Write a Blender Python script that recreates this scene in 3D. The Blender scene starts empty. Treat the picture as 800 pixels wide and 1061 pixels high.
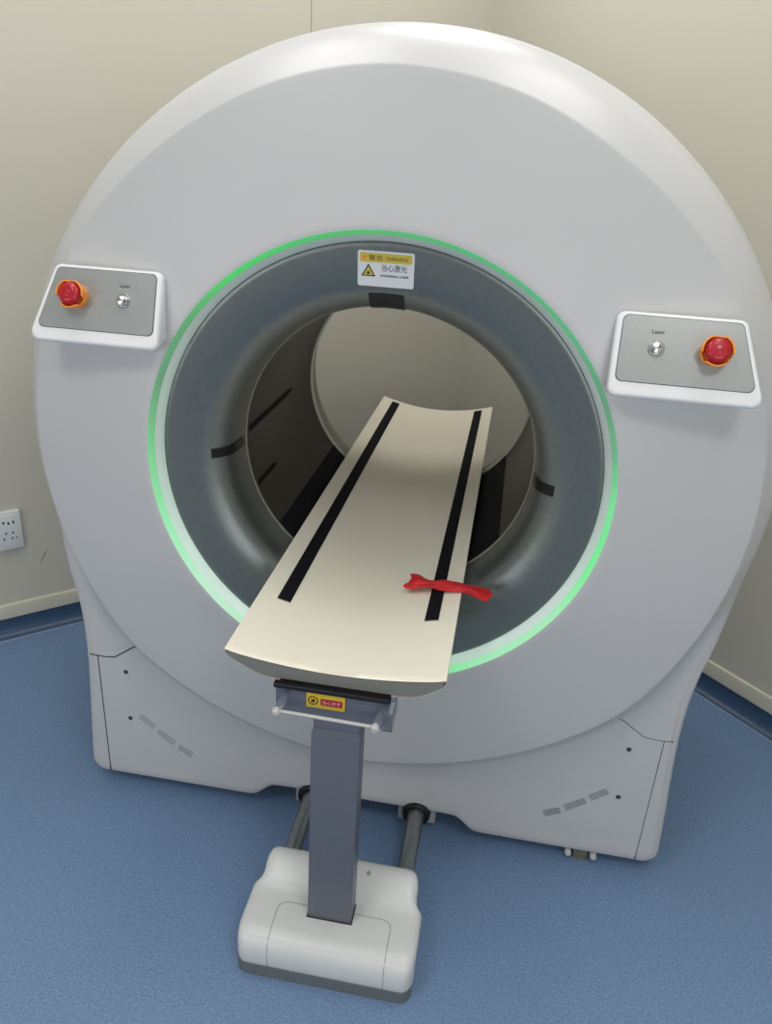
import bpy, bmesh, math, random
from mathutils import Vector, Matrix
from mathutils.bvhtree import BVHTree
random.seed(7)
S = 0.86            # scene units -> metres
ZF = -1.29          # floor level before shifting to z = 0
scn = bpy.context.scene
col = scn.collection
PI = math.pi


def wco(v):
    return Vector((v[0] * S, v[1] * S, (v[2] - ZF) * S))


# ------------------------------------------------------------------ materials
def mat(name, rgb, rough=.5, metal=0., spec=.5, noise=None, bump=None, coat=0., alpha=1., trans=0., ior=1.45):
    m = bpy.data.materials.new(name)
    m.use_nodes = True
    nt = m.node_tree
    b = nt.nodes['Principled BSDF']
    b.inputs['Base Color'].default_value = (*rgb, 1)
    b.inputs['Roughness'].default_value = rough
    b.inputs['Metallic'].default_value = metal
    b.inputs['Specular IOR Level'].default_value = spec
    b.inputs['Coat Weight'].default_value = coat
    b.inputs['IOR'].default_value = ior
    b.inputs['Transmission Weight'].default_value = trans
    b.inputs['Alpha'].default_value = alpha
    tc = nt.nodes.new('ShaderNodeTexCoord')
    if noise:                       # (scale, amount): slight tone variation
        n = nt.nodes.new('ShaderNodeTexNoise')
        n.inputs['Scale'].default_value = noise[0]
        n.inputs['Detail'].default_value = 3
        nt.links.new(tc.outputs['Object'], n.inputs['Vector'])
        r = nt.nodes.new('ShaderNodeValToRGB')
        k = noise[1]
        r.color_ramp.elements[0].position = .3
        r.color_ramp.elements[1].position = .7
        r.color_ramp.elements[0].color = (*[c * (1 - k) for c in rgb], 1)
        r.color_ramp.elements[1].color = (*[min(1, c * (1 + k)) for c in rgb], 1)
        nt.links.new(n.outputs['Fac'], r.inputs['Fac'])
        nt.links.new(r.outputs['Color'], b.inputs['Base Color'])
    if bump:                        # (scale, distance)
        n = nt.nodes.new('ShaderNodeTexNoise')
        n.inputs['Scale'].default_value = bump[0]
        nt.links.new(tc.outputs['Object'], n.inputs['Vector'])
        bp = nt.nodes.new('ShaderNodeBump')
        bp.inputs['Distance'].default_value = bump[1]
        bp.inputs['Strength'].default_value = .5
        nt.links.new(n.outputs['Fac'], bp.inputs['Height'])
        nt.links.new(bp.outputs['Normal'], b.inputs['Normal'])
    return m


M = {}
M['white'] = mat('white_shell_plastic', (.515, .512, .515), .36, noise=(3, .015), spec=.45)
M['panelwhite'] = mat('white_console_plastic', (.76, .76, .77), .3)
M['seam'] = mat('dark_seam', (.045, .045, .05), .7)
M['ring'] = mat('slate_grey_paint', (.175, .192, .188), .35, metal=.75, noise=(90, .05), spec=.5)
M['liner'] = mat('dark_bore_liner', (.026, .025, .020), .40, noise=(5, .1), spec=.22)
M['joint'] = mat('beige_joint', (.24, .23, .19), .5)
M['rearring'] = mat('pale_grey_rear_ring', (.23, .22, .185), .5)
M['liplight'] = mat('pale_lip', (.60, .58, .50), .4)
M['black'] = mat('black_rubber', (.008, .008, .010), .45, noise=(60, .2))
M['smoked'] = mat('smoked_window', (.010, .008, .009), .30, spec=.3)
M['faceplate'] = mat('grey_aluminium_plate', (.36, .375, .37), .35, metal=.55, noise=(160, .03))
M['chrome'] = mat('brushed_steel', (.75, .75, .74), .16, metal=1)
M['red'] = mat('red_plastic', (.40, .005, .018), .3, coat=.2, noise=(30, .05))
M['orange'] = mat('orange_plastic', (.95, .30, .03), .4, noise=(30, .05))
M['cream'] = mat('cream_table_laminate', (.84, .79, .665), .33, noise=(2.5, .02))
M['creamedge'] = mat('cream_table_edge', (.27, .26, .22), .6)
M['strap'] = mat('black_velcro', (.006, .006, .009), .85, bump=(900, .0006), spec=.2)
M['slate'] = mat('slate_column_paint', (.135, .145, .175), .38, metal=.2, noise=(120, .03))
M['slate2'] = mat('slate_skirt', (.13, .145, .155), .5)
M['basewhite'] = mat('white_base_cover', (.66, .665, .65), .3, noise=(4, .015))
M['railm'] = mat('rail_metal', (.26, .28, .29), .3, metal=.7, noise=(40, .1))
M['housing'] = mat('grey_housing', (.35, .35, .36), .5)
M['dark'] = mat('dark_frame', (.02, .021, .024), .7)
M['labelw'] = mat('label_white', (.62, .63, .66), .35)
M['labely'] = mat('label_yellow', (.50, .40, .055), .4)
M['labelink'] = mat('label_ink', (.02, .02, .02), .5)
M['labelred'] = mat('label_red', (.35, .01, .02), .4)
M['labelbrown'] = mat('label_brown_ink', (.10, .02, .01), .5)
M['brightyellow'] = mat('label_bright_yellow', (.62, .42, .03), .4)
M['labelpink'] = mat('label_pink', (.75, .40, .45), .4)
M['acrylic'] = mat('clear_acrylic', (.88, .90, .95), .08, trans=.95, ior=1.3)
M['ribbon'] = mat('red_velvet_cloth', (.50, .010, .014), .62, bump=(60, .002), noise=(45, .25))
M['socket'] = mat('white_socket', (.66, .68, .68), .3)
M['bolt'] = mat('pale_bolt', (.50, .50, .48), .5)
M['brownfoot'] = mat('steel_foot', (.13, .125, .10), .6)


def wall_mat():
    m = mat('cream_wall_panel', (.53, .51, .435), .42, noise=(1.3, .025), bump=(14, .0008), spec=.4)
    return m


M['wall'] = wall_mat()
M['walljoint'] = mat('wall_joint_sealant', (.33, .33, .24), .5)
M['skirt'] = mat('navy_vinyl_skirting', (.040, .078, .150), .35, noise=(200, .12))
M['weld'] = mat('pale_blue_weld', (.16, .23, .34), .3)
M['trim'] = mat('cream_trim', (.58, .56, .46), .3, metal=.1)
M['ceil'] = mat('white_ceiling', (.72, .72, .70), .7)


def floor_mat():
    m = bpy.data.materials.new('blue_speckled_vinyl')
    m.use_nodes = True
    nt = m.node_tree
    b = nt.nodes['Principled BSDF']
    tc = nt.nodes.new('ShaderNodeTexCoord')
    n1 = nt.nodes.new('ShaderNodeTexNoise')
    n1.inputs['Scale'].default_value = 210
    n1.inputs['Detail'].default_value = 4
    n1.inputs['Roughness'].default_value = .7
    n2 = nt.nodes.new('ShaderNodeTexVoronoi')
    n2.inputs['Scale'].default_value = 230
    for n in (n1, n2):
        nt.links.new(tc.outputs['Object'], n.inputs['Vector'])
    r1 = nt.nodes.new('ShaderNodeValToRGB')
    r1.color_ramp.elements[0].position = .36
    r1.color_ramp.elements[0].color = (.105, .182, .315, 1)
    r1.color_ramp.elements[1].position = .66
    r1.color_ramp.elements[1].color = (.215, .325, .515, 1)
    r2 = nt.nodes.new('ShaderNodeValToRGB')
    r2.color_ramp.elements[0].position = .10
    r2.color_ramp.elements[0].color = (1, 1, 1, 1)
    r2.color_ramp.elements[1].position = .22
    r2.color_ramp.elements[1].color = (0, 0, 0, 1)
    mx = nt.nodes.new('ShaderNodeMixRGB')
    mx.inputs['Color2'].default_value = (.32, .43, .60, 1)
    nt.links.new(n1.outputs['Fac'], r1.inputs['Fac'])
    nt.links.new(n2.outputs['Distance'], r2.inputs['Fac'])
    nt.links.new(r2.outputs['Color'], mx.inputs['Fac'])
    nt.links.new(r1.outputs['Color'], mx.inputs['Color1'])
    nt.links.new(mx.outputs['Color'], b.inputs['Base Color'])
    b.inputs['Roughness'].default_value = .42
    b.inputs['Specular IOR Level'].default_value = .4
    bp = nt.nodes.new('ShaderNodeBump')
    bp.inputs['Distance'].default_value = .0008
    bp.inputs['Strength'].default_value = .3
    nt.links.new(n1.outputs['Fac'], bp.inputs['Height'])
    nt.links.new(bp.outputs['Normal'], b.inputs['Normal'])
    return m


M['floor'] = floor_mat()


def led_mat(name, stops, strength, base):
    """lit strip: emission colour runs around the ring (object space, strip centre at origin)"""
    m = bpy.data.materials.new(name)
    m.use_nodes = True
    nt = m.node_tree
    b = nt.nodes['Principled BSDF']
    b.inputs['Base Color'].default_value = (*base, 1)
    b.inputs['Roughness'].default_value = .3
    tc = nt.nodes.new('ShaderNodeTexCoord')
    sx = nt.nodes.new('ShaderNodeSeparateXYZ')
    nt.links.new(tc.outputs['Object'], sx.inputs[0])
    sub = nt.nodes.new('ShaderNodeMath'); sub.operation = 'SUBTRACT'
    sub.inputs[1].default_value = -ZF * S
    nt.links.new(sx.outputs['Z'], sub.inputs[0])
    at = nt.nodes.new('ShaderNodeMath'); at.operation = 'ARCTAN2'
    nt.links.new(sub.outputs[0], at.inputs[0]); nt.links.new(sx.outputs['X'], at.inputs[1])
    mr = nt.nodes.new('ShaderNodeMapRange')
    mr.inputs['From Min'].default_value = -PI; mr.inputs['From Max'].default_value = PI
    nt.links.new(at.outputs[0], mr.inputs['Value'])
    r = nt.nodes.new('ShaderNodeValToRGB')
    nt.links.new(mr.outputs[0], r.inputs['Fac'])
    els = r.color_ramp.elements
    for i, (deg, c) in enumerate(stops):
        pos = (deg + 180) / 360
        e = els[i] if i < 2 else els.new(pos)
        e.position = pos
        e.color = (*c, 1)
    nt.links.new(r.outputs['Color'], b.inputs['Emission Color'])
    b.inputs['Emission Strength'].default_value = strength
    return m


# ------------------------------------------------------------------ mesh helpers (unit coordinates)
def finish(name, bm, mats, parent=None, sharp=40, smooth=True, loc=None):
    """link the bmesh as one object; coordinates are shifted to the parent's (or own) origin"""
    root = parent
    base = Vector((0, 0, 0))
    while root is not None:
        base += root.location
        root = root.parent
    own = wco(loc) if loc is not None else Vector((0, 0, 0))
    bmesh.ops.remove_doubles(bm, verts=bm.verts, dist=1e-6)
    bmesh.ops.recalc_face_normals(bm, faces=bm.faces)
    for v in bm.verts:
        v.co = wco(v.co) - base - own
    for f in bm.faces:
        f.smooth = smooth
    me = bpy.data.meshes.new(name)
    bm.to_mesh(me)
    bm.free()
    if smooth:
        me.set_sharp_from_angle(angle=math.radians(sharp))
    for m in (mats if isinstance(mats, (list, tuple)) else [mats]):
        me.materials.append(M[m] if isinstance(m, str) else m)
    o = bpy.data.objects.new(name, me)
    col.objects.link(o)
    if parent is not None:
        o.parent = parent
    if loc is not None:
        o.location = own
    return o


def thing(name, label, cat, loc):
    o = bpy.data.objects.new(name, None)
    col.objects.link(o)
    o.location = wco(loc)
    o.empty_display_size = .1
    o['label'] = label
    o['category'] = cat
    return o


def box(bm, x0, x1, y0, y1, z0, z1, bev=0., seg=3, mi=0, rot=None):
    r = bmesh.ops.create_cube(bm, size=1)
    vs = r['verts']
    for v in vs:
        v.co = Vector(((x0 + x1) / 2 + v.co.x * (x1 - x0), (y0 + y1) / 2 + v.co.y * (y1 - y0),
                       (z0 + z1) / 2 + v.co.z * (z1 - z0)))
    fs = set(f for v in vs for f in v.link_faces)
    if bev > 0:
        es = list(set(e for v in vs for e in v.link_edges))
        rr = bmesh.ops.bevel(bm, geom=es, offset=bev, segments=seg, profile=.5, affect='EDGES')
        fs = set(f for v in rr['verts'] for f in v.link_faces) | set(f for f in fs if f.is_valid)
        vs = list(set(v for f in fs for v in f.verts))
    for f in fs:
        f.material_index = mi
    if rot is not None:
        for v in vs:
            v.co = rot @ v.co
    return vs


def loft(bm, rings, closed=True, cap0=False, cap1=False, mi=0):
    vr = [[bm.verts.new(p) for p in ring] for ring in rings]
    n = len(vr[0])
    out = []
    for a, b in zip(vr[:-1], vr[1:]):
        for i in range(n if closed else n - 1):
            j = (i + 1) % n
            try:
                f = bm.faces.new((a[i], a[j], b[j], b[i]))
                f.material_index = mi
                out.append(f)
            except ValueError:
                pass
    if cap0:
        f = bm.faces.new(vr[0][::-1]); f.material_index = mi
    if cap1:
        f = bm.faces.new(vr[-1]); f.material_index = mi
    return vr


def lathe(bm, prof, c=(0, 0), n=192, a0=0, a1=360, mi=0, axis=None, origin=None):
    """prof: (distance along axis, radius). default axis is +y"""
    full = abs(a1 - a0) >= 359.9
    m = n if full else n + 1
    rings = []
    if axis is not None:
        ax = Vector(axis).normalized()
        e1 = ax.orthogonal().normalized()
        e2 = ax.cross(e1)
    for (y, r) in prof:
        ring = []
        for i in range(m):
            a = math.radians(a0 + (a1 - a0) * i / n)
            if axis is None:
                ring.append(Vector((c[0] + r * math.cos(a), y, c[1] + r * math.sin(a))))
            else:
                ring.append(Vector(origin) + ax * y + (e1 * math.cos(a) + e2 * math.sin(a)) * r)
        rings.append(ring)
    return loft(bm, rings, closed=full, mi=mi)


def disc_caps(bm, vr):
    for ring in (vr[0], vr[-1]):
        try:
            bm.faces.new(ring)
        except ValueError:
            pass


def tube(bm, pts, rad, seg=16, caps=True, mi=0, squash=None):
    pts = [Vector(p) for p in pts]
    rads = rad if isinstance(rad, (list, tuple)) else [rad] * len(pts)
    up = Vector((0, 0, 1))
    rings = []
    for i, p in enumerate(pts):
        t = (pts[min(i + 1, len(pts) - 1)] - pts[max(i - 1, 0)]).normalized()
        a = t.cross(up)
        if a.length < 1e-3:
            a = t.cross(Vector((0, 1, 0)))
        a.normalize()
        b = t.cross(a).normalized()
        rings.append([p + (a * math.cos(q) + b * math.sin(q) * (squash or 1)) * rads[i]
                      for q in [2 * PI * k / seg for k in range(seg)]])
    return loft(bm, rings, cap0=caps, cap1=caps, mi=mi)


def rounded_poly(pts, rad, seg=6):
    """2D polygon with rounded corners; rad a number or one per corner"""
    n = len(pts)
    out = []
    for i in range(n):
        p = Vector(pts[i]); a = Vector(pts[i - 1]); b = Vector(pts[(i + 1) % n])
        r = rad[i] if isinstance(rad, (list, tuple)) else rad
        u = (a - p).normalized(); w = (b - p).normalized()
        ang = math.acos(max(-1, min(1, u.dot(w))))
        d = r / math.tan(ang / 2)
        d = min(d, .45 * (a - p).length, .45 * (b - p).length)
        r2 = d * math.tan(ang / 2)
        c = p + (u + w).normalized() * (r2 / math.sin(ang / 2))
        p1 = p + u * d; p2 = p + w * d
        a1 = math.atan2(p1.y - c.y, p1.x - c.x); a2 = math.atan2(p2.y - c.y, p2.x - c.x)
        da = (a2 - a1 + PI) % (2 * PI) - PI
        for k in range(seg + 1):
            q = a1 + da * k / seg
            out.append(Vector((c.x + r2 * math.cos(q), c.y + r2 * math.sin(q))))
    return out


def interp(tab, x):
    if x <= tab[0][0]:
        return tab[0][1]
    for (x0, y0), (x1, y1) in zip(tab[:-1], tab[1:]):
        if x <= x1:
            t = (x - x0) / (x1 - x0)
            return y0 + (y1 - y0) * t
    return tab[-1][1]


def smooth_interp(tab, x):
    """Catmull-Rom through the table"""
    n = len(tab)
    if x <= tab[0][0]:
        return tab[0][1]
    if x >= tab[-1][0]:
        return tab[-1][1]
    for i in range(n - 1):
        if x <= tab[i + 1][0]:
            x0, y0 = tab[i]; x1, y1 = tab[i + 1]
            xm, ym = tab[max(i - 1, 0)]; xp, yp = tab[min(i + 2, n - 1)]
            h = x1 - x0
            t = (x - x0) / h
            m0 = (y1 - ym) / (x1 - xm) * h if x1 != xm else 0
            m1 = (yp - y0) / (xp - x0) * h if xp != x0 else 0
            t2, t3 = t * t, t * t * t
            return (2 * t3 - 3 * t2 + 1) * y0 + (t3 - 2 * t2 + t) * m0 + (-2 * t3 + 3 * t2) * y1 + (t3 - t2) * m1


def smoothstep(a, b, x):
    t = max(0, min(1, (x - a) / (b - a)))
    return t * t * (3 - 2 * t)


def add_text(bm, body, origin, right, up, size, width=None, mi=0, bold=0., lift=None):
    """real lettering as thin mesh; origin = centre of the text, right/up unit vectors"""
    cu = bpy.data.curves.new('txt', 'FONT')
    cu.body = body
    cu.size = 1
    cu.offset = bold
    cu.resolution_u = 3
    ob = bpy.data.objects.new('txt', cu)
    col.objects.link(ob)
    bpy.context.view_layer.update()
    dg = bpy.context.evaluated_depsgraph_get()
    me = bpy.data.meshes.new_from_object(ob.evaluated_get(dg))
    if len(me.vertices):
        xs = [v.co.x for v in me.vertices]; ys = [v.co.y for v in me.vertices]
        cx, cy = (min(xs) + max(xs)) / 2, (min(ys) + max(ys)) / 2
        hgt = max(ys) - min(ys); wid = max(xs) - min(xs)
        sy = size / hgt
        sx = (width / wid) if width else sy
        vm = [bm.verts.new(Vector(origin) + Vector(right) * (v.co.x - cx) * sx + Vector(up) * (v.co.y - cy) * sy)
              for v in me.vertices]
        for p in me.polygons:
            try:
                f = bm.faces.new([vm[i] for i in p.vertices])
                f.material_index = mi
            except ValueError:
                pass
    bpy.data.objects.remove(ob)
    bpy.data.curves.remove(cu)
    bpy.data.meshes.remove(me)


# ------------------------------------------------------------------ the room
DL = Vector((.72913, .68437)); DR = Vector((.68437, -.72913)); K = Vector((.04124, 2.52547))
CEIL = 2.35


def wp(a, b, z, off=0):
    """room point: a along the left wall from the corner, b along the right wall"""
    p = K - DL * a + DR * b
    return Vector((p.x, p.y, z))


LA, LB = 5.6, 5.2


def structure(o):
    o['kind'] = 'structure'
    return o


bm = bmesh.new()
def slab(bm, a0, a1, b0, b1, z0, z1, mi=0):
    vs = [bm.verts.new(wp(a, b, z)) for z in (z0, z1) for a, b in ((a0, b0), (a1, b0), (a1, b1), (a0, b1))]
    for q in ((0, 1, 2, 3), (7, 6, 5, 4), (0, 4, 5, 1), (1, 5, 6, 2), (2, 6, 7, 3), (3, 7, 4, 0)):
        f = bm.faces.new([vs[i] for i in q]); f.material_index = mi
slab(bm, -.1, LA + .1, -.1, LB + .1, ZF - .1, ZF)
structure(finish('floor', bm, 'floor', smooth=False))
bm = bmesh.new(); slab(bm, -.1, LA + .1, -.1, LB + .1, CEIL, CEIL + .1)
structure(finish('ceiling', bm, 'ceil', smooth=False))

# left wall with one visible panel joint and a scuff
bm = bmesh.new()
slab(bm, -.1, LA + .1, -.1, 0, ZF, CEIL)
for a in (.966, 3.6):
    slab(bm, a - .0022, a + .0022, -.001, .0012, -1.137, CEIL - .002, mi=1)
finL = finish('wall_left', bm, ['wall', 'walljoint'], smooth=False)
structure(finL)
bm = bmesh.new()
pa, pb = (2.240, -.907), (2.279, -.969)
mid = [wp(pa[0] + (pb[0] - pa[0]) * t + .004 * math.sin(t * 3), .0, pa[1] + (pb[1] - pa[1]) * t) for t in (0, .25, .5, .75, 1)]
tube(bm, mid, [.0008, .0022, .0026, .0018, .0006], seg=6)
o = finish('scuff_mark', bm, mat('scuff', (.22, .22, .20), .7), parent=finL)
bm = bmesh.new()
slab(bm, -.1, 0, -.1, LB + .1, ZF, CEIL)
for b in (2.9, 4.1):
    slab(bm, -.001, .0012, b - .0022, b + .0022, -1.137, CEIL - .002, mi=1)
structure(finish('wall_right', bm, ['wall', 'walljoint'], smooth=False))
bm = bmesh.new(); slab(bm, LA, LA + .1, -.1, LB + .1, ZF, CEIL); structure(finish('wall_front', bm, 'wall', smooth=False))
bm = bmesh.new(); slab(bm, -.1, LA + .1, LB, LB + .1, ZF, CEIL); structure(finish('wall_back', bm, 'wall', smooth=False))


def cove(name, side):
    """vinyl flooring turned up the wall in a cove"""
    prof = [(.052, .0004), (.050, .003), (.044, .004), (.034, .007), (.022, .014), (.013, .024), (.008, .038), (.006, .06), (.006, .09), (0, .09)]
    bm = bmesh.new()
    L = LA if side == 'left' else LB
    rings = []
    for t in (0, L):
        ring = []
        for d, h in prof:
            ring.append(wp(t, d, ZF + h) if side == 'left' else wp(d, t, ZF + h))
        rings.append(ring)
    loft(bm, rings, closed=False)
    bm.faces.ensure_lookup_table()
    for f in bm.faces:                   # pale strip where the skirting meets the floor sheet
        f.material_index = 1 if all(abs(v.co.z - ZF) < .0041 for v in f.verts) else 0
    structure(finish(name, bm, ['skirt', 'weld'], sharp=60))


cove('baseboard_left', 'left'); cove('baseboard_right', 'right')
for nm, side in (('trim_1', 'l'), ('trim_2', 'r')):
    prof = [(0, .088), (.011, .088), (.013, .091), (.013, .146), (.010, .153), (.004, .156), (0, .156)]
    bm = bmesh.new()
    L = LA if side == 'l' else LB
    loft(bm, [[(wp(t, d, ZF + h) if side == 'l' else wp(d, t, ZF + h)) for d, h in prof] for t in (0, L)], closed=False)
    structure(finish(nm, bm, 'trim', sharp=25))

# ------------------------------------------------------------------ wall socket (on the left wall, cut by the frame)
sock = thing('wall_socket', 'white square wall socket on the cream wall left of the scanner', 'socket', wp(2.385, .0, -.775))
bm = bmesh.new()
def wall_box(bm, a0, a1, z0, z1, d0, d1, bev, mi=0):
    vs = box(bm, a0, a1, d0, d1, z0, z1, bev, 3, mi)
    for v in vs:
        v.co = wp(v.co.x, v.co.y, v.co.z)
wall_box(bm, 2.335, 2.437, -.868, -.692, 0, .022, .005)
wall_box(bm, 2.347, 2.425, -.852, -.708, .0, .0235, .002)
finish('socket_plate', bm, 'socket', sock)
for a, z, s in ((2.385, -.745, .006), (2.404, -.74, .006), (2.366, -.742, .006), (2.40, -.79, .005), (2.372, -.79, .005), (2.378, -.815, .005), (2.360, -.815, .004), (2.41, -.815, .005)):
    bm = bmesh.new()
    wall_box(bm, a - s * .55, a + s * .55, z - s, z + s, .020, .0242, 0)
    finish('socket_hole', bm, 'dark', sock, smooth=False)

# ------------------------------------------------------------------ scanner gantry
G = thing('ct_scanner_gantry', 'large white ring-shaped scanner with glowing green ring around its open bore', 'scanner', (0, .55, ZF))

RF = [(-90, .957), (-78, .953), (-65, .954), (-52, .963), (-42, .970), (-30, .961), (-15, .950), (0, .944), (15, .941),
      (30, .936), (40, .928), (50, .921), (60, .919), (72, .923), (90, .927)]
# half outline of the housing (x >= 0) from the top round to the bottom middle
SIDE = [(0, 1.003), (-.15, .998), (-.3, .979), (-.45, .953), (-.6, .934), (-.75, .929), (-.93, .937), (-1.05, .945), (-1.21, .954)]


def half_outline():
    pts = []
    for i in range(60):                      # upper arc
        a = math.radians(90 - 90 * i / 60)
        pts.append((1.045 * math.cos(a), 1.045 * math.sin(a)))
    zs = [-1.205 * i / 44 for i in range(45)]
    for z in zs:
        x = smooth_interp([(-k, v) for k, v in SIDE], -z)
        add = .042 * (1 - smoothstep(0, .55, -z))
        pts.append((x + add, z))
    cx, cz, r = .953 - .045, -1.208, .045    # bottom corner
    for i in range(1, 9):
        a = math.radians(-90 * i / 8)
        pts.append((cx + r * math.cos(a), cz + r * math.sin(a)))
    zb = cz - r
    for x in (.80, .70, .60, .50, .42, .395):
        pts.append((x, zb))
    for i in range(1, 9):                    # arch of the cut-out
        t = i / 8
        pts.append((.385 - .085 * t, zb + .055 * smoothstep(0, 1, t)))
    for x in (.25, .18, .12, .06, 0):
        pts.append((x, zb + .057))
    return pts


half = half_outline()
outline = half + [(-x, z) for x, z in half[-2:0:-1]]
NO = len(outline)


def front_rings():
    """rings of points from the light ring out to the widest outline"""
    K_ = 15
    ups = [(.0, .0586), (.020, .0594), (.045, .0622), (.20, .080), (.33, .0965), (.46, .115), (.57, .134), (.66, .155), (.74, .180),
           (.80, .205), (.86, .24), (.91, .28), (.95, .32), (.98, .37), (1.0, .45)]
    rings = [[] for _ in range(K_ + 5)]
    for (ox, oz) in outline:
        ang = math.atan2(oz, ox)
        deg = math.degrees(ang)
        d = deg if -90 <= deg <= 90 else (180 - deg if deg > 90 else -180 - deg)
        rf = smooth_interp(RF, d)
        ro = math.hypot(ox, oz)
        ca, sa = math.cos(ang), math.sin(ang)
        w = smoothstep(.12, .48, -oz)
        tot = ro - rf
        k = min(1, tot / .16)
        lows = [(0, .0586), (.007 * k, .063), (.016 * k, .074), (.028 * k, .090), (.045 * k, .104), (.065 * k, .114)]
        dl = [tot - .06 * k, tot - .035 * k, tot - .018 * k, tot - .009 * k, tot - .003 * k, tot, tot, tot]
        yl = [.120, .121, .124, .130, .139, .150, .22, .45]
        sm = .5 * (.065 * k + dl[0])
        low = lows + [(sm, .120)] + list(zip(dl, yl))
        # inner cone from the light ring to the face edge
        inner = [(.600, .0), (.606, -.0015), (.620, .001), (rf - .02, .0545), (rf - .003, .0578)]
        for i, (r, y) in enumerate(inner):
            rings[i].append(Vector((r * ca, y, r * sa)))
        for i in range(K_):
            ru = rf + tot * ups[i][0]; yu = ups[i][1]
            rl = rf + low[i][0]; yl_ = low[i][1]
            r = ru + (rl - ru) * w; y = yu + (yl_ - yu) * w
            rings[5 + i].append(Vector((r * ca, y, r * sa)))
    return rings


rings = front_rings()
bmF = bmesh.new()
vr = loft(bmF, rings[:14])               # front cover up to the seam with the rear shell
# cut the lower corner panels out along their seams
def cut(bm, co, no, test):
    geom = [f for f in bm.faces if test(f.calc_center_median())]
    es = set(e for f in geom for e in f.edges); vs = set(v for f in geom for v in f.verts)
    bmesh.ops.bisect_plane(bm, geom=geom + list(es) + list(vs), dist=1e-6, plane_co=co, plane_no=no)
far = lambda c: math.hypot(c.x, c.z) > .93
for s in (-1, 1):
    cut(bmF, (0, 0, -.761), (0, 0, 1), lambda c: far(c) and c.z < -.6 and c.x * s > .78)
    d = Vector((.08, 0, .062)).normalized()
    cut(bmF, (s * .825, 0, -.757), (d.z * s, 0, d.x), lambda c: far(c) and c.z < -.55 and .6 < c.x * s < .9)
    cut(bmF, (s * .883, 0, 0), (1, 0, 0), lambda c: far(c) and c.z < -.761 and c.x * s > .8)
bmF.faces.ensure_lookup_table()
kinds = {}
for f in bmF.faces:
    c = f.calc_center_median()
    deg = math.degrees(math.atan2(c.z, abs(c.x)))
    k = 'cover'
    if math.hypot(c.x, c.z) > smooth_interp(RF, deg) + .0005 and c.z < -.66:
        ax = abs(c.x)
        line = -.761 if ax > .822 else -.757 + (.825 - ax) * .775
        if c.z < line or ax < .70:
            k = 'strip' if ax > .883 and c.z < -.761 else 'low'
    kinds[f.index] = (k, 'L' if c.x < 0 else 'R')


def extract(bm, pred):
    nb = bm.copy()
    nb.faces.ensure_lookup_table()
    dele = [f for f in nb.faces if not pred(kinds[f.index])]
    bmesh.ops.delete(nb, geom=dele, context='FACES')
    return nb


tree = BVHTree.FromBMesh(bmF)
def on_front(x, z, lift=0.):
    hit = tree.ray_cast(Vector((x, -2, z)), Vector((0, 1, 0)))
    return Vector((x, (hit[0].y if hit[0] else .12) - lift, z))


cover = finish('front_cover', extract(bmF, lambda k: k[0] == 'cover'), ['white'], G, sharp=60)
low = extract(bmF, lambda k: k[0] == 'low')
for s in (-1, 1):                        # dark seam lines and screw holes belong to the lower cover
    def seam(pts, r=.0016):
        pp = []
        for (x0, z0), (x1, z1) in zip(pts[:-1], pts[1:]):
            for i in range(8):
                pp.append(on_front(s * (x0 + (x1 - x0) * i / 8), z0 + (z1 - z0) * i / 8, -.0006))
        pp.append(on_front(s * pts[-1][0], pts[-1][1], -.0006))
        tube(low, pp, r, seg=6, mi=1)
    seam([(.909, -.761), (.86, -.762), (.825, -.758), (.790, -.732), (.742, -.695)], .0024 if s < 0 else .0014)
    seam([(.883, -.761), (.883, -1.235)], .0022 if s < 0 else .0015)
    for hx, hz in ((.790, -.809), (.791, -.995)):
        p = on_front(s * hx, hz)
        lathe(low, [(p.y - .0015, .0), (p.y - .0015, .0075), (p.y + .002, .0075)], c=(p.x, p.z), n=20, mi=1)
lower = finish('lower_front_cover', low, ['white', 'seam'], G, sharp=60)
finish('corner_panel', extract(bmF, lambda k: k == ('strip', 'L')), ['white'], G, sharp=60)
finish('corner_panel', extract(bmF, lambda k: k == ('strip', 'R')), ['white'], G, sharp=60)

# ventilation slots
VG = [((.701, -1.006), (.715, -1.030), (.764, -.988), (.750, -.968)),
      ((.633, -1.060), (.647, -1.085), (.704, -1.040), (.692, -1.020)),
      ((.575, -1.097), (.586, -1.122), (.633, -1.096), (.623, -1.073))]
M['ventgrey'] = mat('grey_vent_slot', (.33, .33, .36), .6)
for s in (-1, 1):
    for g in VG:
        bm = bmesh.new()
        a, b, c, d = [Vector(p) for p in g]
        for i in range(4):
            t = (i + .5) / 4
            p0 = a + (b - a) * t; p1 = d + (c - d) * t
            hw = .0016 if s > 0 else .0028
            pts = [on_front(s * (p0 + (p1 - p0) * q).x, (p0 + (p1 - p0) * q).y, .0002) for q in (0, .5, 1)]
            ringa = [p + Vector((0, 0, hw)) for p in pts]; ringb = [p - Vector((0, 0, hw)) for p in pts]
            loft(bm, [ringa, ringb], closed=False)
        finish('vent', bm, 'seam' if s > 0 else 'ventgrey', lower, smooth=False)
bmF.free()

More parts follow.
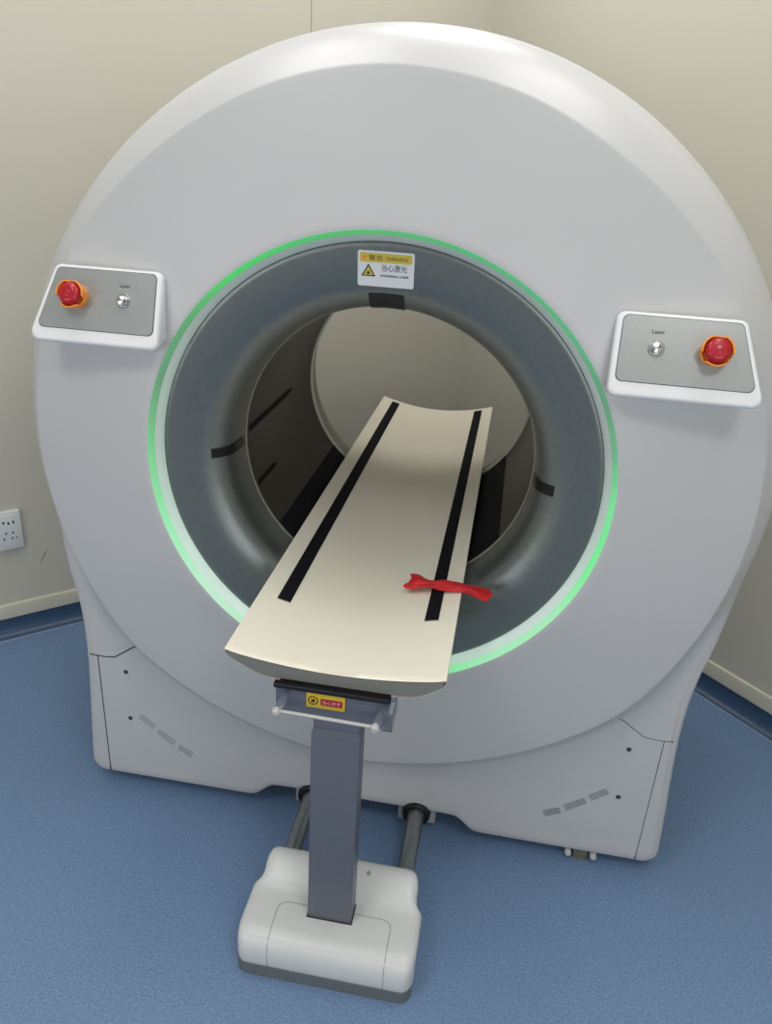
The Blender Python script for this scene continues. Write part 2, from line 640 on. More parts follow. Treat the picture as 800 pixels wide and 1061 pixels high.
# rear shell: from the seam back to the rear face
bm = bmesh.new()
def scaled(ring, k, y):
    return [Vector((p.x * k, y, p.z * (k if p.z > 0 else 1 - (1 - k) * .5))) for p in ring]
last = rings[13]
step = [Vector((p.x * .9965, p.y - .0005, p.z * .9965)) for p in last]
step2 = [Vector((p.x * .9965, p.y + .004, p.z * .9965)) for p in last]
wide = rings[-1]
loft(bm, [step, step2] + rings[14:] + [scaled(wide, 1.0, .9), scaled(wide, .99, .98), scaled(wide, .965, 1.04), scaled(wide, .93, 1.08),
         scaled(wide, .88, 1.10)])
n = len(wide)
ra = [Vector((p.x * .88, 1.10, p.z * (.88 if p.z > 0 else .94))) for p in wide]
rb = [Vector((.46 * math.cos(math.atan2(p.z, p.x)), 1.10, .46 * math.sin(math.atan2(p.z, p.x)))) for p in wide]
loft(bm, [ra, rb])
finish('rear_shell', bm, 'white', G, sharp=60)

# light ring (LED strip + diffuser)
g = lambda r, gg, b: (r, gg, b)
LEDS = [(-180, (.16, .62, .24)), (-160, (.32, .90, .45)), (-140, (.62, .92, .70)), (-122, (.55, .88, .62)), (-90, (.25, .9, .38)), (-72, (.13, .95, .24)),
        (-58, (.40, .92, .52)), (-35, (.42, .90, .52)), (-18, (.15, .92, .28)), (0, (.16, .80, .30)), (12, (.10, .42, .20)),
        (25, (.07, .24, .13)), (40, (.06, .40, .17)), (62, (.06, .46, .16)), (90, (.045, .46, .12)), (128, (.025, .66, .09)),
        (145, (.07, .30, .11)), (160, (.08, .24, .11)), (180, (.16, .62, .24))]
M['led'] = led_mat('green_led_strip', LEDS, .66, (.16, .30, .20))
DIF = [(-180, (.10, .22, .13)), (-150, (.35, .55, .42)), (-115, (.55, .72, .62)), (-75, (.38, .62, .48)), (-40, (.36, .50, .42)), (-10, (.15, .26, .19)),
       (15, (.03, .06, .04)), (60, (.01, .04, .02)), (90, (.01, .03, .02)), (130, (.02, .05, .03)), (180, (.10, .22, .13))]
M['diff'] = led_mat('white_diffuser', DIF, .55, (.62, .66, .65))
lr_n = 256
bm = bmesh.new(); lathe(bm, [(.002, .603), (-.001, .600), (.004, .5965), (.0160, .5885), (.018, .588)], n=lr_n)
led = finish('light_ring', bm, 'led', G, sharp=80)
bm = bmesh.new(); lathe(bm, [(.0172, .5885), (.030, .580), (.0406, .5732), (.047, .5722)], n=lr_n)
dif = finish('diffuser_ring', bm, 'diff', led, sharp=80)
for m_ in ('led', 'diff'):               # angle is measured round the bore axis
    for nd in M[m_].node_tree.nodes:
        if nd.type == 'MATH' and nd.operation == 'SUBTRACT':
            nd.inputs[1].default_value = -ZF * S

# slate funnel
FUN = [(.047, .574), (.0440, .5722), (.0425, .569), (.0435, .560), (.0475, .530), (.0525, .500), (.058, .478), (.0645, .460), (.074, .444),
       (.086, .430), (.100, .420), (.118, .413), (.140, .409), (.175, .4065), (.214, .4055)]
bm = bmesh.new(); lathe(bm, FUN, n=lr_n)
fun = finish('bore_funnel', bm, 'ring', G, sharp=50)
treeR = None
def funnel_pt(deg, y, lift=.0012):
    r = interp([(a, b) for a, b in FUN[2:]], y) - lift
    a = math.radians(deg)
    return Vector((r * math.cos(a), y - lift * .5, r * math.sin(a)))
def laser_window(deg, half_w, y0, y1, mi='smoked'):
    bm = bmesh.new()
    rings_ = []
    for i in range(13):
        y = y0 + (y1 - y0) * i / 12
        rr = interp([(a, b) for a, b in FUN[2:]], y)
        dd = math.degrees(half_w / rr)
        rings_.append([funnel_pt(deg + dd * k / 4, y, .003) for k in range(-4, 5)])
    loft(bm, rings_, closed=False)
    # thin skirt so it has thickness
    edge = rings_[0]
    loft(bm, [edge, [Vector((p.x * 1.01, p.y + .006, p.z * 1.01)) for p in edge]], closed=False)
    return finish('laser_window', bm, mi, G, sharp=50)
laser_window(90, .043, .0685, .118, 'black')
laser_window(180.5, .013, .068, .20)
laser_window(-.2, .014, .066, .17)

# beige joint + dark liner + rear ring
bm = bmesh.new(); lathe(bm, [(.2135, .4060), (.2145, .4035), (.2215, .4032), (.2270, .4062)], n=lr_n)
finish('bore_joint', bm, 'joint', G)
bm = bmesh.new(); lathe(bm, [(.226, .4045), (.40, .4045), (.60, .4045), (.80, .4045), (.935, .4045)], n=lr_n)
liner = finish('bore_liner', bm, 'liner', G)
bm = bmesh.new(); lathe(bm, [(.228, .4030), (.58, .4030), (.932, .4030)], n=60, a0=-140, a1=-34)  # black band over the lower part of the liner
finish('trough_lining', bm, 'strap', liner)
for z0, y0, y1, hw in ((.017, .24, .68, .010), (-.146, .235, .41, .0065)):
    bm = bmesh.new()
    a = math.asin(z0 / .4035)
    rr = []
    for i in range(9):
        y = y0 + (y1 - y0) * i / 8
        h = hw * (1 if i < 8 else .4)
        rr.append([Vector((-.4030 * math.cos(a + q), y, .4030 * math.sin(a + q))) for q in (-h / .4, 0, h / .4)])
    loft(bm, rr, closed=False)
    finish('scan_slot', bm, 'strap', liner)
bm = bmesh.new(); lathe(bm, [(.933, .407), (.934, .3975), (.937, .3965), (.942, .3965), (.945, .4005), (.950, .4015)], n=lr_n)
finish('rear_bore_lip', bm, 'liplight', G)
bm = bmesh.new(); lathe(bm, [(.948, .4015), (1.0, .408), (1.06, .418), (1.10, .430), (1.115, .447), (1.105, .465)], n=lr_n)
finish('rear_bore_ring', bm, 'rearring', G)

# dark chassis, leveling foot
bm = bmesh.new()
box(bm, -.90, -.40, .20, 1.0, ZF, -1.16, .01)
box(bm, .40, .90, .20, 1.0, ZF, -1.16, .01)
box(bm, -.40, .40, .36, .98, ZF + .02, -1.10, .01)
box(bm, -.9, .9, .20, .98, -1.235, -1.19, .005)
finish('chassis', bm, 'dark', G)
for fx in (.719,):
    bm = bmesh.new()
    box(bm, fx - .022, fx + .022, .135, .21, ZF, -1.22, .003)
    box(bm, fx - .025, fx + .025, .133, .21, ZF, ZF + .006, .002)
    ft = finish('leveling_foot', bm, 'brownfoot', G)
    for s in (-1, 1):
        bm = bmesh.new()
        v = lathe(bm, [(.122, .0), (.122, .008), (.125, .0105), (.150, .0105), (.150, .0)], c=(fx + s * .040, -1.263), n=18)
        finish('bolt', bm, 'bolt', ft)

# warning label on the funnel above the opening
lab_b = on = None
def label_frame(p_top, p_bot):
    up = (Vector(p_top) - Vector(p_bot)).normalized()
    right = Vector((1, 0, 0))
    nrm = right.cross(up).normalized()      # towards -y
    return right, up, nrm
lt, lb = Vector((-.001, .0462, .5500)), Vector((-.001, .0600, .4690))
lt.y -= .003; lb.y -= .003
right, up, nrm = label_frame(lt, lb)
if nrm.y > 0:
    nrm = -nrm
ctr = (lt + lb) / 2
HW, HH = .0665, (lt - lb).length / 2
def plate(bm, c, hw, hh, rad, th, right, up, nrm, mi=0, seg=5):
    pts = rounded_poly([(-hw, -hh), (hw, -hh), (hw, hh), (-hw, hh)], rad, seg)
    a = [Vector(c) + right * p.x + up * p.y for p in pts]
    b = [p + nrm * th for p in a]
    loft(bm, [a, b], cap1=True, mi=mi)
bm = bmesh.new()
plate(bm, ctr - nrm * .004, HW, HH, .005, .0048, right, up, nrm)
lab = finish('warning_label', bm, 'labelw', G, smooth=False)
bm = bmesh.new()
base = ctr + nrm * .001
plate(bm, base + up * .0262, .061, .0105, .001, .0004, right, up, nrm, mi=0)
tri = [(-.058, -.0175), (-.024, -.0175), (-.041, .0115)]
def tri_plate(bm, pts, off, mi):
    vs = [bm.verts.new(base + right * x + up * y + nrm * off) for x, y in pts]
    f = bm.faces.new(vs); f.material_index = mi
tri_plate(bm, tri, .0004, 1)
cx, cy = -.041, -.0078
tri_plate(bm, [(cx + (x - cx) * .72, cy + (y - cy) * .72) for x, y in tri], .0006, 0)
for k in range(8):
    a = 2 * PI * k / 8
    ca, sa = math.cos(a), math.sin(a)
    l = .0058
    tri_plate(bm, [(cx - sa * .0012, cy - .0018 + ca * .0012), (cx + sa * .0012, cy - .0018 - ca * .0012), (cx + ca * l, cy - .0018 + sa * l)], .0008, 1)
tri_plate(bm, [(cx + math.cos(2 * PI * k / 10) * .003, cy - .0018 + math.sin(2 * PI * k / 10) * .003) for k in range(10)], .0009, 1)
tri_plate(bm, [(-.058, .0195), (-.044, .0195), (-.051, .033)], .0006, 3)
add_text(bm, '!', base + right * -.051 + up * .0252 + nrm * .0008, right, up, .009, .0022, 1, .02)
add_text(bm, '警告', base + right * -.0235 + up * .0262 + nrm * .0007, right, up, .0125, .033, 2, .0)
add_text(bm, 'WARNING', base + right * .026 + up * .0258 + nrm * .0007, right, up, .0085, .052, 2, .0)
add_text(bm, '当心激光', base + right * .020 + up * .0040 + nrm * .0004, right, up, .0165, .060, 1, .0)
add_text(bm, 'WARNING LASER', base + right * .021 + up * -.0145 + nrm * .0004, right, up, .0055, .068, 1, .02)
finish('label_print', bm, ['labely', 'labelink', 'labelbrown', 'orange'], lab, smooth=False)

# ------------------------------------------------------------------ the two sloped control consoles
def console(s):
    # plate corners (inner top, outer top, outer bottom, inner bottom)
    T = Vector((0, .003, .4615)); B = Vector((0, -.0496, .3264))
    upv = (T - B).normalized(); rt = Vector((1, 0, 0)); nr = rt.cross(upv).normalized()
    if nr.y > 0: nr = -nr
    H = (T - B).length
    def P(x, v, d=0.):                        # x world, v along the slope from the bottom
        return Vector((x, 0, 0)) + B + upv * v + nr * d
    # body
    pts = [(.5290, H + .010), (.8060, H + .010), (.8640, -.034), (.5260, -.034)]
    if s < 0: pts = [(-x, y) for x, y in pts][::-1]
    root_outline = rounded_poly(pts, .020, 6)
    cxm = sum(p.x for p in root_outline) / len(root_outline); cym = sum(p.y for p in root_outline) / len(root_outline)
    def ringpts(inset, d, back=None):
        out = []
        for p in root_outline:
            dx, dy = p.x - cxm, p.y - cym
            k = 1 - inset / max(.12, math.hypot(dx, dy))
            kx = 1 - inset / .15; ky = 1 - inset / .088
            q = P(cxm + dx * kx, cym + dy * ky, d)
            if back is not None:
                q.y = back
                q.z += .02 if q.z < .36 else 0
            out.append(q)
        return out
    bm = bmesh.new()
    rgs = [ringpts(.012, .0012), ringpts(.007, .0012), ringpts(.0035, 0), ringpts(.001, -.005), ringpts(0, -.011), ringpts(.001, -.022), ringpts(.010, 0, .085)]
    loft(bm, rgs, cap0=True)
    con = finish('control_console', bm, 'panelwhite', G, sharp=50)
    # grey faceplate
    pts = [(.5442, H), (.7952, H), (.8392, 0), (.5416, 0)]
    if s < 0: pts = [(-x, y) for x, y in pts][::-1]
    ol = rounded_poly(pts, .014, 6)
    bm = bmesh.new()
    cf = (sum(p.x for p in ol) / len(ol), H / 2)
    ola = [P(cf[0] + (p.x - cf[0]) * 1.012, cf[1] + (p.y - cf[1]) * 1.02, .0013) for p in ol]
    olb = [P(p.x, p.y, .0030) for p in ol]
    loft(bm, [ola, [p + nr * .0001 for p in ola]], cap1=True, mi=1)
    loft(bm, [[P(p.x, p.y, .0012) for p in ol], olb], cap1=True, mi=0)
    vb = H * .52
    add_text(bm, 'Laser', P(s * .6205, vb + .037, .0033), rt, upv, .0090, .027, mi=1, bold=.015)
    finish('faceplate', bm, ['faceplate', 'seam'], con, smooth=False)
    # steel push button
    o_ = P(s * .6200, vb, .003)
    bm = bmesh.new()
    lathe(bm, [(0, .0175), (.004, .0175), (.006, .016), (.006, .0135), (.0035, .0130), (.0035, .0122), (.010, .0118), (.0115, .0105), (.0095, .004), (.0090, 0)],
          axis=nr, origin=o_, n=40)
    finish('push_button', bm, 'chrome', con, sharp=20)
    # emergency stop: orange guard with scalloped rim, red mushroom head
    o_ = P(s * .742, vb + .002, .003)
    bm = bmesh.new()
    ax = nr; e1 = rt; e2 = upv
    nseg = 72
    def rimh(a):
        h = 0
        for c in (0, 2 * PI / 3, 4 * PI / 3):
            dd = abs((a - c - PI / 6 + PI) % (2 * PI) - PI)
            h = max(h, 1 - smoothstep(.62, .80, dd))
        return .020 + .016 * h
    def cyl(r, hf):
        return [o_ + (e1 * math.cos(2 * PI * i / nseg) + e2 * math.sin(2 * PI * i / nseg)) * r + ax * hf(2 * PI * i / nseg) for i in range(nseg)]
    loft(bm, [cyl(.029, lambda a: 0), cyl(.0295, lambda a: .006), cyl(.0315, lambda a: .018), cyl(.034, lambda a: rimh(a)), cyl(.0325, lambda a: rimh(a) + .0012),
              cyl(.0305, lambda a: rimh(a)), cyl(.0285, lambda a: .014), cyl(.010, lambda a: .012)], cap0=True, cap1=True)
    es = finish('emergency_stop_button', bm, 'orange', con, sharp=45)
    bm = bmesh.new()
    lathe(bm, [(.010, .014), (.020, .016), (.026, .0265), (.030, .0275), (.036, .0265), (.042, .021), (.0445, .014), (.0440, .0125), (.0460, .006), (.0465, 0)],
          axis=nr, origin=o_, n=48)
    finish('red_knob', bm, 'red', es, sharp=40)
    return con


console(1)
console(-1)

# ------------------------------------------------------------------ patient table
TB = thing('patient_table', 'cream patient table board running through the bore on a slate column and white base', 'table', (0, -.33, ZF))
YF, YR, HWD, ZE, SAG = -.397, 1.746, .2536, -.286, .041


def top_z(x):
    return ZE - SAG * (1 - (x / HWD) ** 2)


def board_section(k=1.0, drop=0., tk=1.0):
    pts = []
    N = 28
    for i in range(N + 1):
        x = -HWD + 2 * HWD * i / N
        pts.append((x * k, top_z(x) - drop))
    # lip and rounded side
    low = []
    BW = .150
    for i in range(15):                       # right edge down and along the bottom
        t = i / 14
        if i == 0:
            low.append((HWD + .0015, ZE - .006))
        else:
            x = HWD - (HWD - BW) * t
            z = ZE - .020 - (.386 - .286 - .020) * math.sin(t * PI / 2) ** .9
            low.append((x - .002 * (1 - t), z))
    mid = [(x, -.388) for x in (.1, .05, 0, -.05, -.1)]
    lo = [(a, b) for a, b in low]
    lof = [(-a, b) for a, b in low][::-1]
    full = pts + [(a * k, ZE + (b - ZE) * tk - drop) for a, b in lo + mid + lof]
    return full


bm = bmesh.new()
secs = []
def sec_at(yt, k=1.0, drop=0., dyb=0.):
    s_ = board_section(k, drop)
    zt = ZE - SAG
    return [Vector((x, yt + dyb * max(0, min(1, (ZE - .008 - z) / .09)), z)) for x, z in s_]
loft(bm, [sec_at(YF + .008, .990, .006, .050), sec_at(YF + .002, .996, .003, .050), sec_at(YF, .999, .0012, .048), sec_at(YF + .003, 1, 0, .044), sec_at(YF + .03, 1, 0, .02),
          sec_at(YF + .3), sec_at(.4), sec_at(1.0), sec_at(YR - .02), sec_at(YR, .998, .002)], cap0=True, cap1=True)
board = finish('tabletop', bm, ['cream'], TB, sharp=50)
for s in (-1, 1):
    bm = bmesh.new()
    x0, x1 = s * .1735, s * .2085
    rr = []
    for i in range(40):
        y = -.135 + (1.705 + .135) * i / 39
        rr.append([Vector((x0 + (x1 - x0) * q, y, top_z(x0 + (x1 - x0) * q) + .0012 + .0015 * (1 - (2 * q - 1) ** 8))) for q in (0, .02, .25, .5, .75, .98, 1)])
    loft(bm, rr, closed=False)
    finish('velcro_strip', bm, 'strap', TB)

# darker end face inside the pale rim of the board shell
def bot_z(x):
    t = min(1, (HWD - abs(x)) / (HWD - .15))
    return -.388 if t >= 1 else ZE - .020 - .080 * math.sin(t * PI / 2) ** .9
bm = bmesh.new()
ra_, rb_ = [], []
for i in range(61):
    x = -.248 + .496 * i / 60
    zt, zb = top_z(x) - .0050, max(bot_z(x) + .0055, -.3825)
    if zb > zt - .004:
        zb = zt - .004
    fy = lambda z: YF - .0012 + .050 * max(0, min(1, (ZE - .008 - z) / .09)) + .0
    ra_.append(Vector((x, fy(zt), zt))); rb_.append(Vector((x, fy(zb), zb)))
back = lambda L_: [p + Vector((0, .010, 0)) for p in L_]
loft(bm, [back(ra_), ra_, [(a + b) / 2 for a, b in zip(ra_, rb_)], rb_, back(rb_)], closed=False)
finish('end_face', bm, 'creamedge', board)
# head plate under the board, black pad, label, clear handle
bm = bmesh.new()
def head_prism(y0, y1):
    pts = [(-.145, -.400), (-.145, -.474), (-.140, -.479), (-.053, -.481), (-.050, -.520), (.057, -.520), (.060, -.481), (.118, -.479), (.123, -.474), (.127, -.400)]
    a = [Vector((x, y0, z)) for x, z in pts]; b = [Vector((x, y1, z)) for x, z in pts]
    loft(bm, [a, b], cap0=True, cap1=True)
head_prism(-.356, -.22)
hd = finish('head_bracket', bm, 'slate', TB, sharp=30)
bm = bmesh.new(); box(bm, -.149, .130, -.366, -.20, -.3998, -.3865, .003)
finish('mounting_pad', bm, 'black', TB)
# pinch label
lc = Vector((-.0235, -.3585, -.4235))
rt, upv, nr = Vector((1, 0, 0)), Vector((0, 0, 1)), Vector((0, -1, 0))
# slight tilt handled by the bracket: keep upright
bm = bmesh.new(); plate(bm, lc - nr * .001, .0465, .0205, .002, .0025, rt, upv, nr)
lb2 = finish('caution_sticker', bm, 'brightyellow', hd, smooth=False)
bm = bmesh.new()
c0 = lc + rt * -.030 + nr * .0017
def ring_flat(bm, c, r0, r1, n_=28, mi=0):
    a = [c + rt * math.cos(2 * PI * i / n_) * r0 + upv * math.sin(2 * PI * i / n_) * r0 for i in range(n_)]
    b = [c + rt * math.cos(2 * PI * i / n_) * r1 + upv * math.sin(2 * PI * i / n_) * r1 for i in range(n_)]
    loft(bm, [a, b], mi=mi)
ring_flat(bm, c0, .0095, .0125)
for (x, z, w_, h_) in ((0, -.001, .005, .002), (.001, .003, .003, .0016), (-.001, -.004, .004, .0014)):
    plate(bm, c0 + rt * x + upv * z, w_, h_, .0006, .0002, rt, upv, nr)
plate(bm, lc + rt * .0145 + nr * .0016 + upv * -.001, .0265, .0095, .003, .0002, rt, upv, nr, mi=1)
add_text(bm, '当心夹手', lc + rt * .0145 + nr * .0021 + upv * -.001, rt, upv, .0105, .044, 2, .0)
finish('sticker_print', bm, ['labelink', 'labelred', 'labelpink'], lb2, smooth=False)

# clear handle: two arms, acrylic sheet and a front rod with end knobs
RL, RR_ = Vector((-.129, -.405, -.432)), Vector((.104, -.405, -.436))
AL, AR = Vector((-.116, -.352, -.412)), Vector((.118, -.352, -.412))
bm = bmesh.new()
tube(bm, [RL, RR_], .0042, seg=12)
hdl = finish('front_rod', bm, 'bolt', TB)
for a, b in ((AL, RL), (AR, RR_)):
    bm = bmesh.new()
    tube(bm, [a, a + (b - a) * .5, b], [.0075, .0085, .0085], seg=16)
    finish('clear_arm', bm, 'acrylic', hdl)
for p in (RL, RR_):
    bm = bmesh.new()
    lathe(bm, [(-.008, 0), (-.008, .007), (-.005, .0098), (.004, .0103), (.009, .008), (.010, 0)], axis=(0, 1, .25), origin=p + Vector((0, -.004, 0)), n=24)
    finish('end_knob', bm, 'bolt', hdl)
bm = bmesh.new()
box(bm, .116, .1405, -.385, -.30, -.462, -.408, .002)
finish('clear_side_plate', bm, 'acrylic', hdl)

# column
bm = bmesh.new()
CX = .0035
box(bm, CX - .0605, CX + .0605, -.362, -.298, -1.175, -.520, .003)
pts = [(-.0605, -.520), (.0605, -.520), (.055, -.505), (-.055, -.505)]
loft(bm, [[Vector((CX + x, -.362 + (0.004 if z > -.51 else 0), z)) for x, z in pts], [Vector((CX + x, -.298, z)) for x, z in pts]], cap0=True, cap1=True)
colm = finish('column', bm, 'slate', TB, sharp=30)
bm = bmesh.new(); box(bm, CX - .0635, CX + .0635, -.3655, -.292, -1.1565, -1.147, .001)
finish('column_collar', bm, 'black', TB)

# base: profile along y, swept across x with rounded ends
BX0, BX1 = -.236, .250
prof = [(-.452, ZF + .035), (-.458, -1.235), (-.459, -1.200), (-.456, -1.178), (-.447, -1.162), (-.432, -1.152), (-.412, -1.1485), (-.37, -1.148), (-.33, -1.148), (-.302, -1.1475), (-.284, -1.143),
        (-.268, -1.133), (-.250, -1.120), (-.232, -1.108), (-.215, -1.1015), (-.200, -1.100), (-.188, -1.104), (-.181, -1.114), (-.178, -1.13), (-.176, ZF + .035)]
bm = bmesh.new()
BC = (BX0 + BX1) / 2; BW_ = (BX1 - BX0) / 2
secs = []
for t, drop in ((-1, .045), (-.992, .028), (-.975, .015), (-.945, .006), (-.90, .0015), (-.84, 0), (0, 0), (.84, 0), (.90, .0015), (.945, .006), (.975, .015), (.992, .028), (1, .045)):
    secs.append([])
    for (y, z) in prof:
        zn = (z - (ZF + .035)) / .155
        zz = z - drop * smoothstep(.35, 1, zn)
        inset = (.020 if y > -.275 else 0) * smoothstep(-.30, -.25, y)
        yy = y + (drop * .55 if y < -.40 else 0) - (drop * .5 if y > -.22 else 0)
        dd = (1 - abs(t)) * BW_
        if dd < .03:
            q_ = .03 - math.sqrt(max(0, .03 ** 2 - (.03 - dd) ** 2))
            yy += q_ * smoothstep(-.40, -.45, y) - q_ * smoothstep(-.21, -.18, y)
        secs[-1].append(Vector((BC + t * (BW_ - inset * smoothstep(.3, 1, abs(t))), yy, zz)))
loft(bm, secs, closed=True, cap0=True, cap1=True)
bs = finish('base_cover', bm, ['basewhite'], TB, sharp=45)
tb_ = BVHTree.FromPolygons([v.co.copy() for v in bs.data.vertices], [list(p.vertices) for p in bs.data.polygons])
bl = TB.location
def on_base(x, z=None, y=None):
    """project in unit coordinates on the base cover"""
    if y is not None:
        h = tb_.ray_cast(wco((x, y, -.9)) - bl, Vector((0, 0, -1)))
    else:
        h = tb_.ray_cast(wco((x, -1, z)) - bl, Vector((0, 1, 0)))
    p = h[0] + bl
    return Vector((p.x / S, p.y / S, p.z / S + ZF))
bm = bmesh.new()
xa, xb = BC - .150, BC + .165
path = [on_base(xa, z=ZF + .038 + .092 * i / 10) for i in range(11)]
path += [on_base(xa, y=-.445 + .091 * i / 8) for i in range(9)]
path += [on_base(xa + .003, y=-.344), on_base(xa + .012, y=-.334), on_base(xa + .025, y=-.330)]
path += [on_base(xa + .025 + (xb - xa - .05) * i / 8, y=-.330) for i in range(1, 9)]
path += [on_base(xb - .012, y=-.334), on_base(xb - .003, y=-.344)]
path += [on_base(xb, y=-.354 - .091 * i / 8) for i in range(9)]
path += [on_base(xb, z=ZF + .130 - .092 * i / 10) for i in range(11)]
tube(bm, path, .0011, seg=6)
finish('cover_seam', bm, mat('grey_seam', (.30, .30, .30), .6), bs)
bm = bmesh.new()
p = on_base(.085, y=-.225)
lathe(bm, [(-.001, .007), (.0015, .0065), (.0015, 0)], axis=(0, -.35, .94), origin=p, n=18)
finish('screw_cap', bm, 'housing', bs)
bm = bmesh.new(); ol_ = rounded_poly([(BX0 + .001, -.458), (BX1 - .001, -.458), (BX1 - .020, -.180), (BX0 + .020, -.180)], .032, 6)
loft(bm, [[Vector((p.x, p.y, z)) for p in ol_] for z in (ZF, ZF + .036)], cap0=True, cap1=True)
finish('base_skirt', bm, 'slate2', TB)

# rails running back under the scanner
for s, xr in ((-1, -.170), (1, .181)):
    bm = bmesh.new()
    tube(bm, [(xr, -.19, -1.20), (xr, .55, -1.20)], .027, seg=32)
    box(bm, xr - .006, xr + .006, -.17, .5, -1.175, -1.170, .001)
    rl = finish('guide_rail', bm, 'railm', TB, sharp=40)
    bm = bmesh.new()
    lathe(bm, [(.110, .028), (.108, .040), (.112, .044), (.120, .046), (.124, .042), (.128, .046), (.134, .046), (.138, .042), (.142, .046), (.150, .044), (.152, .028)], c=(xr, -1.20), n=40)
    finish('rail_bellows', bm, 'black', rl)
    bm = bmesh.new(); box(bm, xr - .062, xr + .062, .15, .22, -1.262, -1.170, .004)
    finish('rail_housing', bm, 'housing', G)

# ------------------------------------------------------------------ red cloth strap lying across the board edge
bm = bmesh.new()
A = Vector((.116, .040, top_z(.116) + .020)); B_ = Vector((.322, -.016, -.270))
N = 44
rings_ = []
dirv = (B_ - A).normalized()
sidev = dirv.cross(Vector((0, 0, 1))).normalized()
upw = sidev.cross(dirv).normalized()
random.seed(3)
ph = [random.uniform(0, 6.28) for _ in range(5)]
for i in range(N + 1):
    t = i / N
    c = A.lerp(B_, t) + Vector((0, 0, .006 * math.sin(PI * t) - .010 * t ** 3)) + sidev * .004 * math.sin(7 * t)
    w = .0185 + .008 * math.exp(-((t - .04) / .10) ** 2) + .0045 * math.exp(-((t - .97) / .09) ** 2) + .0022 * math.sin(14 * t + 1)
    h = .0100 + .0035 * math.exp(-((t - .03) / .10) ** 2) + .0015 * math.sin(17 * t)
    ring = []
    tw = 2.1 * t + .4
    for k in range(28):
        a = 2 * PI * k / 28
        f = 1 + .14 * math.sin(3 * a + 5 * t + ph[0]) + .09 * math.sin(5 * a - 9 * t + ph[1]) + .06 * math.sin(2 * a + 20 * t + ph[2])
        end = .0
        if t < .06: end = -.012 * max(0, math.sin(3 * a + 1.2)) * (1 - t / .06)
        if t > .94: end = .013 * max(0, math.sin(2 * a + .7)) * ((t - .94) / .06)
        ring.append(c + sidev * math.cos(a) * w * f + upw * math.sin(a) * h * f + dirv * end)
    rings_.append(ring)
for end, idx in ((-1, 0), (1, N)):
    cc = sum(rings_[idx], Vector()) / 28
    inner = [cc + (p - cc) * .55 + dirv * (-end) * .010 for p in rings_[idx]]
    if end < 0: rings_.insert(0, inner)
    else: rings_.append(inner)
loft(bm, rings_, cap0=True, cap1=True)
o = finish('red_cloth_strap', bm, 'ribbon', sharp=60, loc=(.2, .01, top_z(.2) + .002))
o['label'] = 'bundled red cloth strap lying across the right edge of the cream table board'
o['category'] = 'strap'

# ------------------------------------------------------------------ lights: ceiling panels
def area(x, y, size, power, colr=(1, .985, .96), z=CEIL - .02):
    l = bpy.data.lights.new('ceiling_panel_light', 'AREA')
    l.shape = 'RECTANGLE'; l.size = size * S; l.size_y = size * S
    l.energy = power; l.color = colr
    o = bpy.data.objects.new('ceiling_panel_light', l)
    col.objects.link(o)
    o.location = wco((x, y, z))
    o.rotation_euler = (0, 0, math.radians(43.2))
    return o


PW = dict(A=9.5, B=11.5, C=13, D=1.5, F=0, G=3.2, W=21.5)
for g_, x, y in (('A', -.75, .30), ('A', .85, .30), ('B', .03, 1.4), ('C', -1.1, -1.9), ('C', 1.2, -1.9),
                 ('D', -1.1, -.9), ('D', 1.15, -.9), ('F', 0, -3.3), ('G', -.85, -.25), ('G', .95, -.25)):
    if PW[g_] > 0:
        area(x, y, .8, PW[g_])


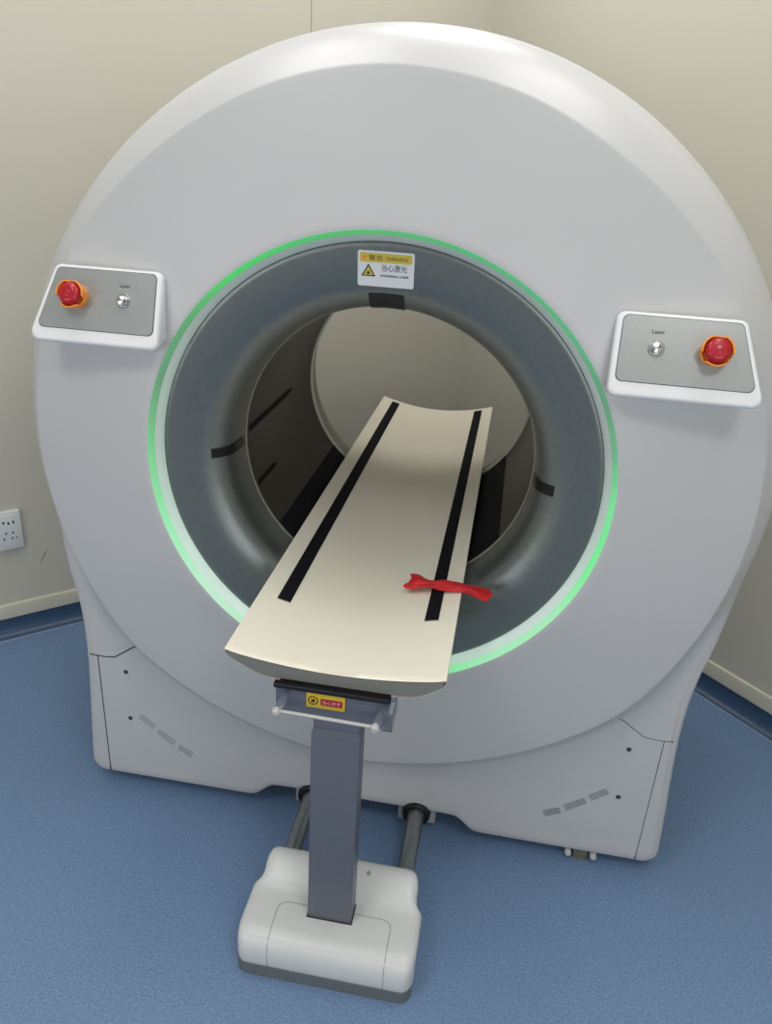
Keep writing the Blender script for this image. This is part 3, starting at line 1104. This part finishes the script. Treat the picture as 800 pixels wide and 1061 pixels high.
def added_window(n_, side, c, w_, z0, z1, power):
    """daylight window in one of the two walls behind the camera"""
    L_ = LA if side == 'a' else LB
    bmw = bmesh.new()
    def bar(c0, c1, za, zb, d):
        if side == 'a': slab(bmw, L_ - d, L_ + .001, c0, c1, za, zb)
        else: slab(bmw, c0, c1, L_ - d, L_ + .001, za, zb)
    bar(c - w_ / 2 - .07, c - w_ / 2, z0 - .07, z1 + .07, .03); bar(c + w_ / 2, c + w_ / 2 + .07, z0 - .07, z1 + .07, .03)
    bar(c - w_ / 2, c + w_ / 2, z0 - .07, z0, .03); bar(c - w_ / 2, c + w_ / 2, z1, z1 + .07, .03)
    structure(finish('window_%d' % n_, bmw, 'trim', smooth=False))
    l = bpy.data.lights.new('window_daylight', 'AREA')  # added fill light, evens out the light on the scanner face
    l.shape = 'RECTANGLE'; l.size = w_ * S; l.size_y = (z1 - z0) * S
    l.energy = power; l.color = (.93, .96, 1.0)
    o = bpy.data.objects.new('window_daylight', l)
    col.objects.link(o)
    p = wp(L_ - .012, c, (z0 + z1) / 2) if side == 'a' else wp(c, L_ - .012, (z0 + z1) / 2)
    o.location = wco(p)
    d = Vector((DL.x, DL.y, 0)) if side == 'a' else Vector((-DR.x, -DR.y, 0))
    o.rotation_euler = d.to_track_quat('-Z', 'Y').to_euler()


added_window(1, 'a', 2.9, 2.6, -.55, 1.15, PW['W'])
added_window(2, 'b', 3.0, 2.6, -.55, 1.15, PW['W'])

w = bpy.data.worlds.new('World'); scn.world = w
w.use_nodes = True
w.node_tree.nodes['Background'].inputs['Color'].default_value = (.8, .85, 1, 1)
w.node_tree.nodes['Background'].inputs['Strength'].default_value = .05

# ------------------------------------------------------------------ camera (solved from the photograph)
cam = bpy.data.cameras.new('camera')
co = bpy.data.objects.new('camera', cam)
col.objects.link(co)
r = Vector((.9842749, .1681616, .0540787)); u = Vector((-.1182737, .3999978, .9088526)); fw = Vector((-.1312027, .9009570, -.4135969))
Mx = Matrix((r, u, -fw)).transposed().to_4x4()
Mx.translation = wco((.3075091, -1.8341623, .7596874))
co.matrix_world = Mx
cam.sensor_fit = 'VERTICAL'
cam.sensor_height = 24
cam.lens = 821.714 / 1061 * 24
cam.clip_start = .02
scn.camera = co
scn.view_settings.view_transform = 'Standard'
scn.view_settings.look = 'None'
scn.view_settings.exposure = .08
scn.view_settings.gamma = 1
scn.view_settings.use_curve_mapping = False
